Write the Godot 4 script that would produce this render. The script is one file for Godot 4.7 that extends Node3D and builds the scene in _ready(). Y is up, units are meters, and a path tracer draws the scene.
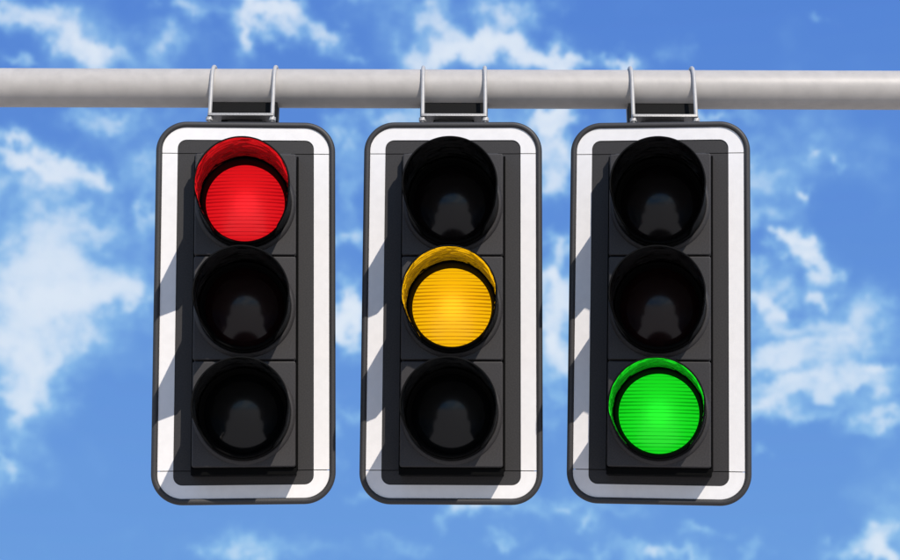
extends Node3D
# Three traffic lights (red, amber, green) hanging from a grey overhead pole against a blue, lightly clouded sky.
# Lengths of the traffic lights are written in units of U (1/280 m); everything else is in metres.

const U := 1.0 / 280.0
const EYE := Vector3(0.0, 3.2, 0.0)
const SUN_TOWARDS := Vector3(0.357, 0.530, 0.769)
# fair-weather clouds: azimuth, elevation, half width, half height (degrees), tilt (degrees), thickness
const CLOUDS := [
	[-16.31,28.14,1.47,0.44,-20,0.70], [-14.82,27.66,1.23,0.38,-28,0.65], [-13.50,27.20,0.77,0.51,-35,0.80], [-14.69,28.16,1.16,0.34,-10,0.50], [-13.65,26.86,0.76,0.41,0,0.60], [-15.95,26.42,0.69,0.17,0,0.55],
	[-10.66,27.55,0.77,0.58,0,0.55], [-11.16,27.74,0.54,0.48,0,0.35], [-10.38,28.89,0.66,0.27,0,0.60], [-12.37,26.85,0.69,0.34,0,0.30], [-12.77,25.02,0.90,0.31,0,0.40], [-12.27,24.73,0.68,0.24,0,0.35],
	[-13.83,24.86,0.60,0.27,0,0.30], [-15.82,23.54,1.49,0.34,-8,0.85], [-14.22,23.30,1.41,0.41,-14,0.80], [-12.94,22.87,0.67,0.41,-20,0.65], [-15.22,22.74,1.85,0.41,-5,0.65], [-12.58,24.90,0.53,0.27,0,0.30],
	[-14.08,21.71,2.20,0.55,-14,0.60], [-14.88,20.98,2.01,0.61,-6,0.55], [-12.47,21.41,0.81,0.34,0,0.30], [-11.04,23.69,0.37,0.48,0,0.35], [-11.64,23.04,0.52,0.34,0,0.25], [-15.29,19.94,1.81,0.61,0,0.62],
	[-12.88,19.94,2.18,0.55,-8,0.55], [-11.00,22.08,0.29,0.75,0,0.50], [-14.84,18.79,2.16,0.89,0,0.80], [-12.96,18.86,1.44,0.55,0,0.65], [-11.86,19.34,1.27,0.34,0,0.50], [-11.14,19.08,0.72,0.31,0,0.50],
	[-15.10,17.21,1.50,1.09,0,0.82], [-14.02,16.39,0.78,0.89,-20,0.70], [-15.07,15.39,0.85,1.02,0,0.75], [-15.24,13.35,0.28,0.61,0,0.60], [-13.04,17.69,0.72,0.41,0,0.35], [-7.25,11.12,1.22,0.34,0,0.50],
	[-6.55,10.80,1.22,0.41,0,0.50], [-8.36,11.09,0.35,0.20,0,0.35], [-2.77,12.63,0.42,0.27,0,0.40], [-0.34,11.87,0.35,0.27,0,0.45], [-1.71,10.93,1.04,0.27,0,0.35], [-7.75,28.31,0.50,0.85,0,0.85],
	[-7.22,29.07,1.33,0.38,0,0.80], [-6.60,28.90,0.78,0.48,-30,0.60], [-5.51,28.35,1.01,0.44,-25,0.65], [-4.66,28.05,0.58,0.34,-10,0.55], [-3.92,27.41,0.42,0.24,0,0.55], [-3.66,29.35,0.47,0.17,0,0.40],
	[-8.48,28.53,0.39,0.55,0,0.40], [-0.69,29.06,0.51,0.61,0,0.60], [-0.31,28.53,0.39,0.34,0,0.45], [1.93,29.18,0.70,0.41,0,0.65], [3.16,29.23,0.78,0.34,0,0.60], [2.38,28.71,0.47,0.34,0,0.50],
	[0.08,27.80,1.47,0.44,0,0.90], [1.07,28.13,0.70,0.31,0,0.90], [2.10,27.91,1.47,0.48,-10,0.90], [3.62,27.51,1.08,0.38,-15,0.90], [-1.33,27.39,0.61,0.31,0,0.65], [4.37,27.19,0.61,0.20,0,0.70],
	[6.33,27.18,0.77,0.24,0,0.85], [8.34,27.45,0.54,0.27,-20,0.30], [13.89,28.25,0.39,0.17,-20,0.45], [-9.37,29.00,1.17,0.20,0,0.20], [-4.13,25.62,0.53,0.31,0,0.45], [-2.18,25.56,1.06,0.24,0,0.50],
	[-3.82,24.88,0.45,0.48,0,0.50], [-3.88,23.19,0.52,1.16,0,0.45], [-3.73,21.46,0.51,0.34,0,0.65], [-3.61,19.11,0.51,0.75,0,0.90], [-3.77,18.43,0.50,0.75,0,0.85], [-3.57,17.51,0.50,0.41,0,0.60],
	[-3.46,15.55,0.35,0.24,0,0.45], [-3.86,14.93,0.42,0.20,0,0.35], [-3.94,13.68,0.28,0.17,0,0.30], [3.69,25.66,0.83,0.41,0,0.90], [3.85,24.88,0.68,0.75,0,0.90], [4.88,25.39,0.38,0.17,0,0.50],
	[3.93,23.63,0.60,0.61,0,0.70], [3.52,23.20,0.37,0.27,0,0.50], [4.02,21.21,0.44,0.41,30,0.70], [3.63,20.13,0.58,0.55,0,0.85], [3.82,19.11,0.58,1.02,0,0.80], [3.79,17.75,0.57,0.68,0,0.85],
	[4.26,16.72,0.28,0.85,0,0.60], [3.36,16.23,0.36,0.75,0,0.40], [3.58,15.04,0.49,0.24,0,0.30], [1.63,12.37,1.12,0.38,0,0.80], [0.69,12.14,0.49,0.27,0,0.60], [3.73,12.41,0.49,0.24,0,0.50],
	[4.65,11.77,0.35,0.20,0,0.50], [1.89,11.33,0.49,0.20,0,0.45], [5.35,12.22,1.05,0.20,0,0.35], [9.47,25.24,0.60,0.20,0,0.70], [10.97,25.17,0.53,0.20,0,0.30], [13.02,23.77,0.52,0.24,25,0.35],
	[13.32,23.94,0.22,0.17,0,0.35], [14.27,23.06,0.33,0.27,-35,0.60], [12.76,22.35,0.33,0.44,10,0.85], [11.29,23.67,0.30,0.48,0,0.40], [11.77,22.90,0.52,0.31,0,0.35], [11.55,21.88,0.81,0.41,0,0.50],
	[11.12,22.34,0.37,0.61,0,0.35], [12.49,20.80,0.51,0.48,-35,0.90], [13.07,20.12,0.65,0.38,-40,0.90], [13.74,19.87,0.36,0.41,0,0.70], [12.26,21.02,0.29,0.31,0,0.60], [13.08,18.95,0.40,0.31,0,0.75],
	[11.22,20.25,0.47,0.34,0,0.60], [11.66,19.55,0.58,0.34,0,0.40], [11.04,18.65,0.50,0.55,0,0.70], [11.46,18.73,0.50,0.48,0,0.65], [14.75,18.53,1.01,0.48,8,0.55], [12.03,17.92,1.61,0.38,0,0.60],
	[14.42,17.82,1.61,0.41,0,0.60], [13.01,17.26,2.68,0.31,0,0.65], [11.95,16.92,2.14,0.31,-2,0.70], [13.93,16.13,2.49,0.34,0,0.60], [11.83,15.26,1.59,0.24,0,0.50], [14.64,16.55,1.42,0.24,0,0.75],
	[12.25,16.30,1.78,0.27,2,0.65], [11.18,15.69,0.92,0.34,0,0.75], [13.23,15.84,1.77,0.24,0,0.60], [14.87,15.47,1.06,0.24,0,0.65], [14.97,14.74,0.92,0.27,0,0.65], [13.51,15.10,1.06,0.17,0,0.35],
	[14.12,14.53,0.49,0.14,0,0.30], [10.54,13.76,0.28,0.17,0,0.40], [8.64,11.28,0.56,0.20,0,0.55], [12.41,10.98,0.31,0.17,0,0.55], [10.45,10.86,0.42,0.27,0,0.40], [13.46,10.51,0.97,0.31,0,0.50],
	[14.70,10.68,0.69,0.48,0,0.80], [3.76,10.68,0.90,0.20,0,0.35], [-4.45,10.77,0.76,0.24,0,0.25], [7.16,10.62,1.11,0.27,0,0.70], [5.81,10.95,0.76,0.20,0,0.45], [8.50,10.56,0.69,0.17,0,0.50],
	[14.41,10.34,1.04,0.27,0,0.60], [0.19,24.59,2.25,0.95,0,0.70], [1.85,23.40,1.49,0.68,0,0.50], [-1.86,23.74,1.49,0.68,0,0.35], [-0.36,19.32,2.17,0.75,0,0.50], [1.81,19.82,1.45,0.75,0,0.65],
	[1.97,17.94,1.43,0.68,0,0.60], [-0.72,17.78,1.43,0.48,0,0.40], [0.35,15.24,1.41,0.34,0,0.30], [7.06,24.26,1.50,0.68,0,0.50], [8.83,23.16,1.48,0.82,0,0.40], [6.16,20.23,1.45,0.95,0,0.60],
	[8.63,19.45,1.81,0.82,0,0.50], [6.07,17.86,1.79,0.61,0,0.60], [8.48,16.76,1.78,0.68,0,0.65], [6.66,15.14,1.06,0.48,0,0.30], [-8.63,19.45,1.45,0.48,0,0.35], [-7.35,22.56,1.48,0.68,0,0.25],
	[-5.74,18.55,1.44,0.55,0,0.40], [-5.49,21.78,1.10,0.48,0,0.40], [-8.02,14.42,1.41,0.34,0,0.15],
]

var mats := {}
var shapes := {}
var grain: ImageTexture
var blotch: ImageTexture


func _ready() -> void:
	make_camera()
	make_sky()
	make_sun()
	make_materials()
	make_ground()
	make_gantry()
	var red = make_traffic_light("traffic_light", Vector3(-0.7327, 1.9521, -5.6746), Vector3(10.55, 4.80, 1.61), 0, -0.771)
	describe(red, "traffic light showing red, its amber and green lamps dark, under the grey overhead pole", "traffic light", "traffic lights hanging in a row")
	var amber = make_traffic_light("traffic_light_001", Vector3(0.0071, 1.9521, -5.6746), Vector3(10.58, -1.85, -0.68), 1, 0.015)
	describe(amber, "traffic light showing amber, hanging between the red one and the green one", "traffic light", "traffic lights hanging in a row")
	var green = make_traffic_light("traffic_light_002", Vector3(0.7470, 1.9521, -5.6746), Vector3(10.43, -8.51, -2.96), 2, 0.793)
	describe(green, "traffic light showing green, its red and amber lamps dark, under the grey overhead pole", "traffic light", "traffic lights hanging in a row")


# ------------------------------------------------------------------ camera, sky, sun

func make_camera() -> void:
	var cam := Camera3D.new()
	cam.name = "camera"
	cam.position = EYE
	cam.rotation_degrees = Vector3(20, 0, 0)
	cam.keep_aspect = Camera3D.KEEP_HEIGHT
	cam.fov = rad_to_deg(2.0 * atan(280.0 / 1680.0))
	cam.near = 0.05
	cam.far = 2000.0
	add_child(cam)
	cam.current = true


func make_sky() -> void:
	var env := Environment.new()
	env.background_mode = Environment.BG_SKY
	env.tonemap_mode = Environment.TONE_MAPPER_LINEAR
	env.tonemap_exposure = 1.0
	env.sdfgi_enabled = true
	env.ssao_enabled = true
	env.ssil_enabled = true
	var sky := Sky.new()
	var pan := PanoramaSkyMaterial.new()
	pan.panorama = ImageTexture.create_from_image(sky_image())
	sky.sky_material = pan
	env.sky = sky
	var we := WorldEnvironment.new()
	we.name = "world_environment"
	we.environment = env
	add_child(we)


func make_sun() -> void:
	var sun := DirectionalLight3D.new()
	sun.name = "sun"
	sun.light_energy = 1.27
	sun.light_color = Color(1.0, 0.965, 0.92)
	sun.light_angular_distance = 0.5
	sun.shadow_enabled = true
	add_child(sun)
	sun.look_at_from_position(SUN_TOWARDS * 50.0, Vector3.ZERO)


func sky_image() -> Image:
	var W := 4096
	var H := 2048
	# the whole dome at a coarse step, then the part round the view at full size
	var coarse := paint_sky(1024, 512, 0, 0, 1024, 512)
	coarse.resize(W, H, Image.INTERPOLATE_BILINEAR)
	var x0 := int(W * (180.0 - 24.0) / 360.0)
	var x1 := int(W * (180.0 + 24.0) / 360.0)
	var y0 := int(H * (90.0 - 38.0) / 180.0)
	var y1 := int(H * (90.0 - 4.0) / 180.0)
	var fine := paint_sky(W, H, x0, y0, x1, y1)
	coarse.blit_rect(fine, Rect2i(0, 0, x1 - x0, y1 - y0), Vector2i(x0, y0))
	# north (-z) is the left edge of a panorama: swap its halves
	var out := Image.create(W, H, false, Image.FORMAT_RGB8)
	out.blit_rect(coarse, Rect2i(W / 2, 0, W / 2, H), Vector2i(0, 0))
	out.blit_rect(coarse, Rect2i(0, 0, W / 2, H), Vector2i(W / 2, 0))
	return out


func paint_sky(W: int, H: int, x0: int, y0: int, x1: int, y1: int) -> Image:
	var w := x1 - x0
	var h := y1 - y0
	var im := Image.create(w, h, false, Image.FORMAT_RGB8)
	var k := W / 360.0
	# field of the placed clouds, on a grid of its own
	var gx0 := -26.0
	var gy0 := 2.0
	var gk := 10.0
	var gw := 520
	var gh := 380
	var field := PackedFloat32Array()
	field.resize(gw * gh)
	for c in CLOUDS:
		var reach: float = 2.4 * maxf(c[2], c[3])
		var i0 := maxi(0, int((c[0] - reach - gx0) * gk))
		var i1 := mini(gw - 1, int((c[0] + reach - gx0) * gk))
		var j0 := maxi(0, int((c[1] - reach - gy0) * gk))
		var j1 := mini(gh - 1, int((c[1] + reach - gy0) * gk))
		var co := cos(deg_to_rad(c[4]))
		var si := sin(deg_to_rad(c[4]))
		for j in range(j0, j1 + 1):
			for i in range(i0, i1 + 1):
				var dx: float = gx0 + i / gk - c[0]
				var dy: float = gy0 + j / gk - c[1]
				var a: float = (dx * co + dy * si) / c[2]
				var b: float = (-dx * si + dy * co) / c[3]
				var g: float = c[5] * exp(-0.8 * (a * a + b * b))
				if g > 0.004:
					var at := j * gw + i
					field[at] = 1.0 - (1.0 - field[at]) * (1.0 - g)
	var warp := noise(11, 34.0, 5)
	var warp2 := noise(12, 34.0, 5)
	var wisp := noise(13, 30.0, 5)
	var fine := noise(14, 95.0, 4)
	var broad := noise(15, 3.2, 4)
	var veil := noise(16, 9.0, 4)
	var thick_white := Color(0.94, 0.965, 0.985)
	var thin_white := Color(0.665, 0.862, 0.965)
	for j in h:
		var el := 90.0 - (y0 + j + 0.5) / H * 180.0
		if el < -1.0:
			break
		for i in w:
			var az := (x0 + i + 0.5) / W * 360.0 - 180.0
			var d := Vector3(sin(deg_to_rad(az)) * cos(deg_to_rad(el)), sin(deg_to_rad(el)), -cos(deg_to_rad(az)) * cos(deg_to_rad(el)))
			var t := clampf((el - 11.0) / 18.0, -0.6, 3.4)
			var base := Color(0.415, 0.612, 0.872).lerp(Color(0.335, 0.522, 0.838), t) if t <= 1.0 else Color(0.335, 0.522, 0.838).lerp(Color(0.20, 0.38, 0.74), (t - 1.0) / 2.4)
			var n1 := wisp.get_noise_3dv(d * Vector3(1.0, 1.7, 1.0))
			var f := 0.0
			var mask := smoothstep(25.0, 20.0, absf(az)) * smoothstep(3.0, 7.0, el) * smoothstep(38.0, 33.0, el)
			if mask < 1.0:
				f = smoothstep(-0.32, 0.40, broad.get_noise_3dv(d * Vector3(1, 1.6, 1))) * 0.9
			if mask > 0.0:
				var px := (az + warp.get_noise_3dv(d) * 1.1 - gx0) * gk
				var py := (el + warp2.get_noise_3dv(d) * 0.8 - gy0) * gk
				var ix := clampi(int(px), 0, gw - 2)
				var iy := clampi(int(py), 0, gh - 2)
				var fx := clampf(px - ix, 0, 1)
				var fy := clampf(py - iy, 0, 1)
				var at := iy * gw + ix
				var fp := lerpf(lerpf(field[at], field[at + 1], fx), lerpf(field[at + gw], field[at + gw + 1], fx), fy)
				fp = 1.0 - (1.0 - fp) * (1.0 - 0.32 * smoothstep(-0.15, 0.5, veil.get_noise_3dv(d)))
				f = lerpf(f, fp, mask)
			var n2 := fine.get_noise_3dv(d)
			# thin veils with torn edges: the noise bites where the cloud is thin and only mottles it where it is thick
			var a := smoothstep(0.03, 0.98, f * 1.12 + (0.34 * n1 + 0.23 * n2) * (0.25 + 0.75 * smoothstep(0.0, 0.35, f)) * smoothstep(0.0, 0.12, f) * (1.0 - 0.4 * smoothstep(0.45, 0.9, f)))
			a = lerpf(a, f, 0.5)
			var body := thin_white.lerp(thick_white, smoothstep(0.45, 0.95, a))
			im.set_pixel(i, j, base.lerp(body, clampf(a * 0.90, 0.0, 0.92)))
	if y1 == H:
		var low := int(h * 0.5)
		im.fill_rect(Rect2i(0, low, w, h - low), Color(0.36, 0.36, 0.36))
	return im


func noise(s: int, f: float, octaves: int) -> FastNoiseLite:
	var n := FastNoiseLite.new()
	n.seed = s
	n.noise_type = FastNoiseLite.TYPE_SIMPLEX_SMOOTH
	n.frequency = f
	n.fractal_octaves = octaves
	n.fractal_gain = 0.55
	return n


# ------------------------------------------------------------------ materials

func noise_texture(s: int, f: float, octaves: int, lo: float, hi: float, size: int = 512) -> ImageTexture:
	var n := FastNoiseLite.new()
	n.seed = s
	n.noise_type = FastNoiseLite.TYPE_SIMPLEX_SMOOTH
	n.frequency = f
	n.fractal_octaves = octaves
	var im := n.get_seamless_image(size, size)
	im.convert(Image.FORMAT_RGB8)
	for y in size:
		for x in size:
			var v := lerpf(lo, hi, im.get_pixel(x, y).r)
			im.set_pixel(x, y, Color(v, v, v))
	return ImageTexture.create_from_image(im)


func surface(called: String, albedo: Color, rough: float, tex: Texture2D = null, scale: float = 1.0) -> StandardMaterial3D:
	var m := StandardMaterial3D.new()
	m.resource_name = called
	m.albedo_color = albedo.linear_to_srgb()
	m.roughness = rough
	if tex:
		m.albedo_texture = tex
		m.uv1_triplanar = true
		m.uv1_scale = Vector3.ONE * scale
	mats[called] = m
	return m


func make_materials() -> void:
	grain = noise_texture(3, 0.05, 5, 0.72, 1.0)
	blotch = noise_texture(8, 0.02, 5, 0.92, 1.0)
	surface("pole_paint", Color(0.50, 0.47, 0.435), 0.46, blotch, 1.3)
	surface("bolt_steel", Color(0.50, 0.49, 0.475), 0.5, blotch, 3.0).metallic = 0.1
	surface("plate_steel", Color(0.50, 0.49, 0.475), 0.45, grain, 6.0).metallic = 0.15
	surface("dark_steel_shaded", Color(0.012, 0.012, 0.012), 0.7, grain, 6.0).metallic_specular = 0.2  # near-black: shade under the pole is put into the saddle colour
	surface("board_black", Color(0.030, 0.0275, 0.0278), 0.65, grain, 5.0)
	surface("trim_rubber", Color(0.046, 0.044, 0.045), 0.55, grain, 7.0)
	surface("housing_black", Color(0.038, 0.0345, 0.0353), 0.6, grain, 5.0)
	surface("border_white", Color(0.85, 0.83, 0.815), 0.5, blotch_light(), 2.0)
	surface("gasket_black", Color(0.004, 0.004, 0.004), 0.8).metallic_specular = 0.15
	surface("visor_outside", Color(0.005, 0.005, 0.005), 0.75).metallic_specular = 0.2
	var v := surface("visor_inside", Color(0.003, 0.003, 0.003), 0.12)
	v.metallic_specular = 0.45
	v.clearcoat_enabled = true
	v.clearcoat = 0.12
	v.clearcoat_roughness = 0.06
	surface("road", Color(0.52, 0.46, 0.39), 0.9, blotch_light(), 0.7)
	for c in LAMPS:
		var m := surface("lens_on_" + c.name, c.plastic, 0.35)
		m.emission_enabled = true
		m.emission = c.glow.linear_to_srgb()
		m.emission_energy_multiplier = 1.0
		m = surface("rib_on_" + c.name, c.plastic, 0.3)
		m.emission_enabled = true
		m.emission = c.rib.linear_to_srgb()
		m.emission_energy_multiplier = 1.0
		m = surface("lens_off_" + c.name, c.dark, 0.15)
		m.metallic_specular = 0.45


func blotch_light() -> ImageTexture:
	return noise_texture(21, 0.02, 4, 0.97, 1.0)


var LAMPS := [
	{"name": "red", "plastic": Color(0.16, 0.006, 0.008), "glow": Color(0.68, 0.006, 0.010), "rib": Color(0.40, 0.002, 0.005), "dark": Color(0.005, 0.0035, 0.004), "label": "red"},
	{"name": "amber", "plastic": Color(0.18, 0.10, 0.002), "glow": Color(0.88, 0.46, 0.002), "rib": Color(0.46, 0.19, 0.001), "dark": Color(0.011, 0.003, 0.0035), "label": "amber"},
	{"name": "green", "plastic": Color(0.006, 0.16, 0.012), "glow": Color(0.007, 0.66, 0.012), "rib": Color(0.002, 0.32, 0.004), "dark": Color(0.0035, 0.004, 0.0045), "label": "green"},
]


# ------------------------------------------------------------------ mesh tools

func start() -> SurfaceTool:
	var st := SurfaceTool.new()
	st.begin(Mesh.PRIMITIVE_TRIANGLES)
	return st


func commit(st: SurfaceTool) -> ArrayMesh:
	st.generate_normals()
	return st.commit()


func part(called: String, mesh: Mesh, mat: String, parent: Node3D, label: String = "") -> MeshInstance3D:
	var o := MeshInstance3D.new()
	o.name = called
	o.mesh = mesh
	o.material_override = mats[mat]
	parent.add_child(o, true)
	if label:
		o.set_meta("label", label)
	return o


func describe(o: Node, label: String, category: String, group: String = "") -> void:
	o.set_meta("label", label)
	o.set_meta("category", category)
	if group:
		o.set_meta("group", group)


# corners a b c d run counter-clockwise seen from outside
func quad(st: SurfaceTool, a: Vector3, b: Vector3, c: Vector3, d: Vector3) -> void:
	for v in [a, c, b, a, d, c]:
		st.add_vertex(v)


# rings of equal length, counter-clockwise seen from where the loft goes
func loft(st: SurfaceTool, rings: Array, smooth: bool, group0: int = 1, closed: bool = true) -> void:
	for k in rings.size() - 1:
		st.set_smooth_group(group0 if smooth else group0 + k)
		var p = rings[k]
		var q = rings[k + 1]
		var n: int = p.size()
		for i in (n if closed else n - 1):
			var j := (i + 1) % n
			quad(st, p[i], p[j], q[j], q[i])


func cap(st: SurfaceTool, poly: PackedVector2Array, z: float, front: bool) -> void:
	st.set_smooth_group(-1)
	var ids := Geometry2D.triangulate_polygon(poly)
	for t in range(0, ids.size(), 3):
		var a := poly[ids[t]]
		var b := poly[ids[t + 1]]
		var c := poly[ids[t + 2]]
		var ccw := (b - a).cross(c - a) > 0.0
		var order := [a, c, b] if ccw == front else [a, b, c]
		for p in order:
			st.add_vertex(Vector3(p.x, p.y, z))


func ring3(poly: PackedVector2Array, z: float) -> Array:
	var out := []
	for p in poly:
		out.append(Vector3(p.x, p.y, z))
	return out


func round_rect(hw: float, hh: float, r: float, n: int = 8, at: Vector2 = Vector2.ZERO) -> PackedVector2Array:
	var out := PackedVector2Array()
	for q in 4:
		var c := Vector2([hw - r, -hw + r, -hw + r, hw - r][q], [hh - r, hh - r, -hh + r, -hh + r][q])
		for i in n + 1:
			var a := PI / 2 * (q + float(i) / n)
			out.append(at + c + Vector2(cos(a), sin(a)) * r)
	return out


func prism(poly: PackedVector2Array, z0: float, z1: float) -> ArrayMesh:
	var p := poly
	if Geometry2D.is_polygon_clockwise(p):
		p.reverse()
	var st := start()
	loft_flat(st, p, z0, z1)
	cap(st, p, z1, true)
	cap(st, p, z0, false)
	return commit(st)


func loft_flat(st: SurfaceTool, p: PackedVector2Array, z0: float, z1: float) -> void:
	st.set_smooth_group(-1)
	for i in p.size():
		var a := p[i]
		var b := p[(i + 1) % p.size()]
		quad(st, Vector3(a.x, a.y, z0), Vector3(b.x, b.y, z0), Vector3(b.x, b.y, z1), Vector3(a.x, a.y, z1))


# a rounded box with bevelled front edges, its back at z0
func bevel_box(hw: float, hh: float, r: float, z0: float, z1: float, b: float) -> ArrayMesh:
	var st := start()
	var rings := [ring3(round_rect(hw, hh, r), z0)]
	for i in 5:
		var a := PI / 2 * i / 4.0
		var inset := b * (1.0 - cos(a))
		rings.append(ring3(round_rect(hw - inset, hh - inset, maxf(r - inset, 0.0002)), z1 - b + b * sin(a)))
	loft(st, [rings[0], rings[1]], false, 1)
	loft(st, rings.slice(1), true, 20)
	cap(st, round_rect(hw - b, hh - b, maxf(r - b, 0.0002)), z1, true)
	cap(st, round_rect(hw, hh, r), z0, false)
	return commit(st)


# profile of (radius, z) turned about z; counter-clockwise rings, so outside faces out when z rises
func lathe(profile: Array, n: int, smooth: bool) -> ArrayMesh:
	var st := start()
	var rings := []
	for p in profile:
		var ring := []
		for i in n:
			var a := TAU * i / n
			ring.append(Vector3(cos(a) * p.x, sin(a) * p.x, p.y))
		rings.append(ring)
	loft(st, rings, smooth, 1)
	return commit(st)


func tube(path: Array, r: float, n: int = 12) -> ArrayMesh:
	var st := start()
	var rings := []
	for k in path.size():
		var dir: Vector3 = (path[mini(k + 1, path.size() - 1)] - path[maxi(k - 1, 0)]).normalized()
		var side := Vector3.RIGHT if absf(dir.x) < 0.9 else Vector3.UP
		var u := side.cross(dir).normalized()
		var v := dir.cross(u)
		var ring := []
		for i in n:
			var a := TAU * i / n
			ring.append(path[k] + (u * cos(a) + v * sin(a)) * r)
		rings.append(ring)
	loft(st, rings, true, 1)
	for e in 2:
		st.set_smooth_group(-1)
		var ring = rings[-1] if e else rings[0]
		for i in range(1, n - 1):
			for v in ([ring[0], ring[i + 1], ring[i]] if e else [ring[0], ring[i], ring[i + 1]]):
				st.add_vertex(v)
	return commit(st)


func scaled(poly: PackedVector2Array) -> PackedVector2Array:
	var out := PackedVector2Array()
	for p in poly:
		out.append(p * U)
	return out


# ------------------------------------------------------------------ setting

func make_ground() -> void:
	var st := start()
	st.set_smooth_group(-1)
	quad(st, Vector3(-600, 0, 600), Vector3(600, 0, 600), Vector3(600, 0, -600), Vector3(-600, 0, -600))
	var o := part("road", commit(st), "road", self)
	o.set_meta("kind", "structure")
	o.set_meta("label", "pale concrete road below the traffic lights")


const POLE_AT := Vector3(0.0, 2.840, -5.70)   # from the eye
const POLE_R := 0.0734
const POLE_TILT := -0.0033

func make_gantry() -> void:
	var g := Node3D.new()
	g.name = "overhead_pole"
	add_child(g)
	g.position = Vector3(EYE.x + POLE_AT.x, 0.0, EYE.z + POLE_AT.z)
	describe(g, "light grey painted steel pole running across above the traffic lights", "pole")
	var y := EYE.y + POLE_AT.y
	var path := []
	for i in 41:
		var x := lerpf(-4.6, 4.6, i / 40.0)
		path.append(Vector3(x, y + x * POLE_TILT, 0))
	part("crossbar", tube(path, POLE_R, 64), "pole_paint", g)
	for s in [-1.0, 1.0]:
		part("upright", tube([Vector3(4.7 * s, 0.0, 0), Vector3(4.7 * s, y + 0.25, 0)], 0.11, 48), "pole_paint", g)


# ------------------------------------------------------------------ traffic light

func shape(called: String, maker: Callable) -> Mesh:
	if not shapes.has(called):
		shapes[called] = maker.call()
	return shapes[called]


const LENS_Y := [101.6, -2.5, -106.7]
const LENS_X := 1.0
const LENS_R := 38.8
const FACE := 30.0          # front of the doors
const VISOR_R := 45.0
const VISOR_LONG := 96.0

func make_traffic_light(called: String, from_eye: Vector3, turn: Vector3, lit: int, clamp_x: float) -> Node3D:
	var t := Node3D.new()
	t.name = called
	add_child(t)
	t.position = EYE + from_eye
	t.rotation_degrees = turn
	make_board(t)
	part("edge_trim", shape("trim", trim_mesh), "trim_rubber", t)
	part("housing", shape("housing", func(): return bevel_box(49.0 * U, 158.0 * U, 6 * U, -52 * U, 22 * U, 1.5 * U)), "housing_black", t).position = Vector3(LENS_X, -2.5, 0) * U
	for k in 3:
		var at: Vector3 = Vector3(LENS_X, LENS_Y[k], 0) * U
		part("door", shape("door", func(): return bevel_box(50.0 * U, 51.4 * U, 2.2 * U, 20 * U, FACE * U, 1.2 * U)), "housing_black", t).position = at
		part("collar", shape("collar", collar_mesh), "housing_black", t).position = at
		part("gasket", shape("gasket", gasket_mesh), "gasket_black", t).position = at
		var c = LAMPS[k]
		var on := k == lit
		var v := part("visor", shape("visor", visor_mesh.bind(false)), "visor_outside", t)
		v.position = at
		part("lining", shape("lining", visor_mesh.bind(true)), "visor_inside", v)
		var l := part("lens", shape("lens", lens_mesh), ("lens_on_" if on else "lens_off_") + c.name, t, ("glowing " if on else "dark unlit ") + c.label + " lens")
		l.position = at
		if on:
			for i in 21:
				var y := (i - 10) * 3.6 + 0.22 * sin(i * 2.7)
				part("rib", shape("rib%d" % i, rib_mesh.bind(y)), "rib_on_" + c.name, l)
			var lamp := OmniLight3D.new()
			lamp.name = "lamp_glow"
			lamp.light_color = c.glow.linear_to_srgb()
			lamp.light_energy = 0.035
			lamp.light_size = 0.1
			lamp.omni_range = 20.0
			lamp.omni_attenuation = 2.0
			lamp.shadow_enabled = true
			l.add_child(lamp)
			lamp.position = Vector3(0, 0, 52) * U
	part("underside_shade_strip", shape("underside_shade_strip", func(): return bevel_box(51.0 * U, 3.4 * U, 1.0 * U, 0.2 * U, 25 * U, 0.8 * U)), "gasket_black", t).position = Vector3(LENS_X, -162.2, 0) * U  # added black strip: paints the shade on the underside of the housing
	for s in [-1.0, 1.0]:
		part("side_shade_strip", shape("side_shade_strip", func(): return bevel_box(1.1 * U, 158.0 * U, 0.8 * U, 0.2 * U, 9 * U, 0.6 * U)), "gasket_black", t).position = Vector3(LENS_X + s * 51.2, -2.5, 0) * U  # added black strips that paint the shade beside the housing
	make_bracket(t, clamp_x)
	return t


func make_board(t: Node3D) -> void:
	var outer := round_rect(88.0, 190.8, 29.0, 14)
	var band := round_rect(84.0, 188.3, 25.0, 14)
	var inner := round_rect(68.7, 174.2, 9.0, 8)
	var g := 0.4
	var zones := [
		PackedVector2Array([Vector2(-200, 160 + g), Vector2(200, 160 + g), Vector2(200, 400), Vector2(-200, 400)]),
		PackedVector2Array([Vector2(-200, -160 + g), Vector2(-g, -160 + g), Vector2(-g, 160 - g), Vector2(-200, 160 - g)]),
		PackedVector2Array([Vector2(g, -160 + g), Vector2(200, -160 + g), Vector2(200, 160 - g), Vector2(g, 160 - g)]),
		PackedVector2Array([Vector2(-200, -400), Vector2(200, -400), Vector2(200, -160 - g), Vector2(-200, -160 - g)]),
	]
	for z in 4:
		var plate := part("board_panel", shape("panel%d" % z, func(): return prism(scaled(Geometry2D.intersect_polygons(outer, zones[z])[0]), -6 * U, 0.0)), "board_black", t)
		part("reflective_border", shape("border%d" % z, func():
			var strip = Geometry2D.intersect_polygons(band, zones[z])[0]
			return prism(scaled(Geometry2D.clip_polygons(strip, inner)[0]), 0.0, 0.8 * U)), "border_white", plate)
	for y in [160.0, -160.0]:
		part("joint_strip", shape("joint_strip", func(): return bevel_box(82 * U, 4 * U, 1 * U, -10 * U, -6.3 * U, 0.5 * U)), "board_black", t).position = Vector3(0, y, 0) * U


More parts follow.
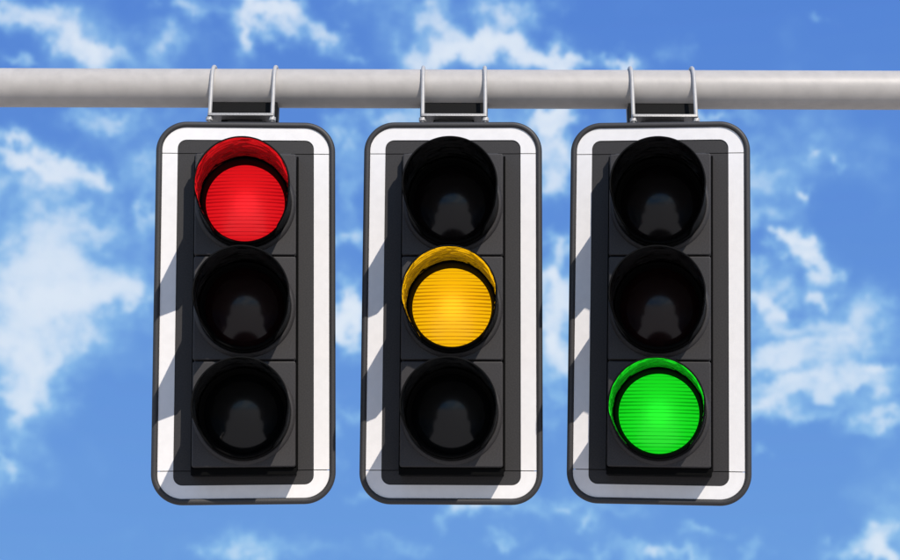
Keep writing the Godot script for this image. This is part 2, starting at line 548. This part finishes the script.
func trim_mesh() -> Mesh:
	var st := start()
	var rings := []
	# profile: inset from the outline, height
	for p in [[6.2, 0.1], [6.0, 1.6], [5.2, 2.6], [3.5, 3.2], [1.6, 2.8], [0.4, 1.6], [0.0, 0.0], [0.0, -6.0], [0.8, -7.5], [3.0, -8.0], [6.0, -7.5], [6.2, -6.1]]:
		rings.push_front(ring3(round_rect((90.4 - p[0]) * U, (193.2 - p[0]) * U, (31.0 - p[0]) * U, 16), p[1] * U))
	loft(st, rings, true, 1)
	return commit(st)


func collar_mesh() -> Mesh:
	var prof := []
	for p in [[50.0, 29.5], [49.3, 31.0], [48.2, 32.2], [46.8, 33.0], [45.2, 33.4], [45.2, 29.6]]:
		prof.append(Vector2(p[0], p[1]) * U)
	return lathe(prof, 72, true)


func gasket_mesh() -> Mesh:
	var prof := []
	for p in [[43.4, 29.0], [43.4, 46.0], [42.8, 47.2], [41.8, 47.2], [40.4, 45.5], [38.8, 32.8]]:
		prof.append(Vector2(p[0], p[1]) * U)
	return lathe(prof, 72, true)


# how far the visor reaches at an angle (degrees, 0 = right, 90 = top): full over the top, cut back below
func visor_reach(deg: float) -> float:
	var below := -deg if deg < 90.0 else deg - 180.0      # degrees under the horizontal
	if below < 11.0:
		return 1.0
	if below < 20.0:
		return lerpf(1.0, 0.70, (below - 11.0) / 9.0)
	if below < 42.0:
		return lerpf(0.70, 0.46, (below - 20.0) / 22.0)
	return lerpf(0.46, 0.12, clampf((below - 42.0) / 8.0, 0.0, 1.0))


func visor_mesh(lining: bool) -> Mesh:
	var angles := []
	var a := -90.0
	while a <= 270.01:
		angles.append(a)
		a += 2.0
	var st := start()
	var wave := noise(31, 1.0, 3)
	var K := 56
	var rings := []
	for k in K + 1:
		var ring := []
		for deg in angles:
			var th := deg_to_rad(deg)
			var z: float = 30.5 + VISOR_LONG * visor_reach(deg) * k / K
			var r := VISOR_R
			if lining:
				r = VISOR_R - 1.5 + 1.5 * wave.get_noise_3d(cos(th) * 1.3, sin(th) * 1.3, z * 0.12) + 0.10 * wave.get_noise_3d(cos(th) * 3.5, sin(th) * 3.5, z * 0.25)
			ring.append(Vector3(cos(th) * r, sin(th) * r, z) * U)
		rings.append(ring)
	if lining:
		rings.reverse()
		loft(st, rings, true, 1, false)
	else:
		loft(st, rings, true, 1, false)
		# the rolled front edge between the outer and the inner wall
		var lip := [rings[-1]]
		for p in [[0.35, 0.5], [1.2, 0.5], [1.5, 0.0]]:
			var ring := []
			for v in rings[-1]:
				var f: Vector2 = Vector2(v.x, v.y).normalized() * (VISOR_R - p[0]) * U
				ring.append(Vector3(f.x, f.y, v.z + p[1] * U))
			lip.append(ring)
		loft(st, lip, true, 2, false)
	return commit(st)


func dome(x: float, y: float) -> float:
	var q := (x * x + y * y) / (LENS_R * LENS_R)
	return 33.0 + 8.0 * (1.0 - q)


func lens_mesh() -> Mesh:
	var prof := []
	for i in 15:
		var r := LENS_R * (1.0 - i / 14.0)
		prof.append(Vector2(maxf(r, 0.02), dome(r, 0)) * U)
	return lathe(prof, 72, true)


# one prism rib across the lens: thick at its ends, thin in the middle
func rib_mesh(y: float) -> Mesh:
	var half := sqrt(LENS_R * LENS_R - y * y) - 0.3
	var st := start()
	var n := 14
	var rings := []
	for i in n + 1:
		var x := lerpf(half, -half, i / float(n))
		var w := lerpf(0.32, 0.95, pow(absf(x) / LENS_R, 1.3)) * (1.0 + 0.22 * sin(y * 1.9) + 0.10 * sin(x * 0.35 + y))
		var z := dome(x, y)
		rings.append([Vector3(x, y - w, z - 0.1) * U, Vector3(x, y - w * 0.5, z + 0.5) * U, Vector3(x, y + w * 0.5, z + 0.5) * U, Vector3(x, y + w, z - 0.1) * U])
	loft(st, rings, false, 1, false)
	return commit(st)


# the clamp that holds the light under the pole: it stays square to the pole while the light itself tilts
func make_bracket(t: Node3D, x: float) -> void:
	var square := t.transform.affine_inverse() * Transform3D(Basis(Vector3.BACK, POLE_TILT), Vector3(x, EYE.y + POLE_AT.y + x * POLE_TILT, EYE.z + POLE_AT.z))
	var r := POLE_R
	var low := r + 0.074          # underside of the saddle below the pole's axis
	var rod := 0.0074
	for s in [-1.0, 1.0]:
		var ub := part("u_bolt", shape("u_bolt", func():
			var path := []
			path.append(Vector3(0, -low - 0.030, r + rod))
			path.append(Vector3(0, -low * 0.5, r + rod))
			for i in 25:
				var a := PI * i / 24.0
				path.append(Vector3(0, sin(a) * (r + rod), cos(a) * (r + rod)))
			path.append(Vector3(0, -low * 0.5, -r - rod))
			path.append(Vector3(0, -low - 0.034, -r - rod))
			return tube(path, rod, 12)), "bolt_steel", t)
		ub.transform = square * Transform3D(Basis(), Vector3(s * 32.4 * U, 0, 0))
		for e in [-1.0, 1.0]:
			var nut := part("nut", shape("nut", func(): return hexagon(0.023, 0.014)), "bolt_steel", ub)
			nut.position = Vector3(0, -low - 0.0185, e * (r + rod))
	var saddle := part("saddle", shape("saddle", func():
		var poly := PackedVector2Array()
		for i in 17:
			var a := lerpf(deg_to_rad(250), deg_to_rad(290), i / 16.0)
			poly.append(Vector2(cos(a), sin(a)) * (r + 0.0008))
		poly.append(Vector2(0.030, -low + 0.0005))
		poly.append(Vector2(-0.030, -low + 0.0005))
		return prism(poly, -0.126, 0.126)), "dark_steel_shaded", t)
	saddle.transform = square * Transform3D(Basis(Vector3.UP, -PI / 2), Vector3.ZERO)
	var plate := part("clamp_plate", shape("clamp_plate", func(): return bevel_box(0.122, r + 0.024, 0.006, -0.005, 0.005, 0.0015)), "plate_steel", t)
	plate.transform = square * Transform3D(Basis(Vector3.RIGHT, -PI / 2), Vector3(0, -low - 0.0055, 0))
	var neck := part("neck", shape("neck", func(): return bevel_box(0.076, 0.05, 0.004, -0.03, 0.03, 0.003)), "dark_steel_shaded", t)
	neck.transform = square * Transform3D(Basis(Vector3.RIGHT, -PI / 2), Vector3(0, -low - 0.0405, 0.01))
	var stalk := part("hanger", shape("hanger", func(): return bevel_box(20 * U, 22 * U, 2 * U, -50 * U, -12 * U, 1 * U)), "dark_steel_shaded", t)
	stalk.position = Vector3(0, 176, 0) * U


func hexagon(across: float, high: float) -> Mesh:
	var poly := PackedVector2Array()
	for i in 6:
		poly.append(Vector2(cos(i * PI / 3), sin(i * PI / 3)) * across * 0.58)
	var st := start()
	var top := []
	var bottom := []
	for p in poly:
		top.append(Vector3(p.x, high * 0.5, -p.y))
		bottom.append(Vector3(p.x, -high * 0.5, -p.y))
	loft(st, [bottom, top], false, 1)
	st.set_smooth_group(-1)
	for i in range(1, 5):
		for v in [top[0], top[i + 1], top[i], bottom[0], bottom[i], bottom[i + 1]]:
			st.add_vertex(v)
	return commit(st)
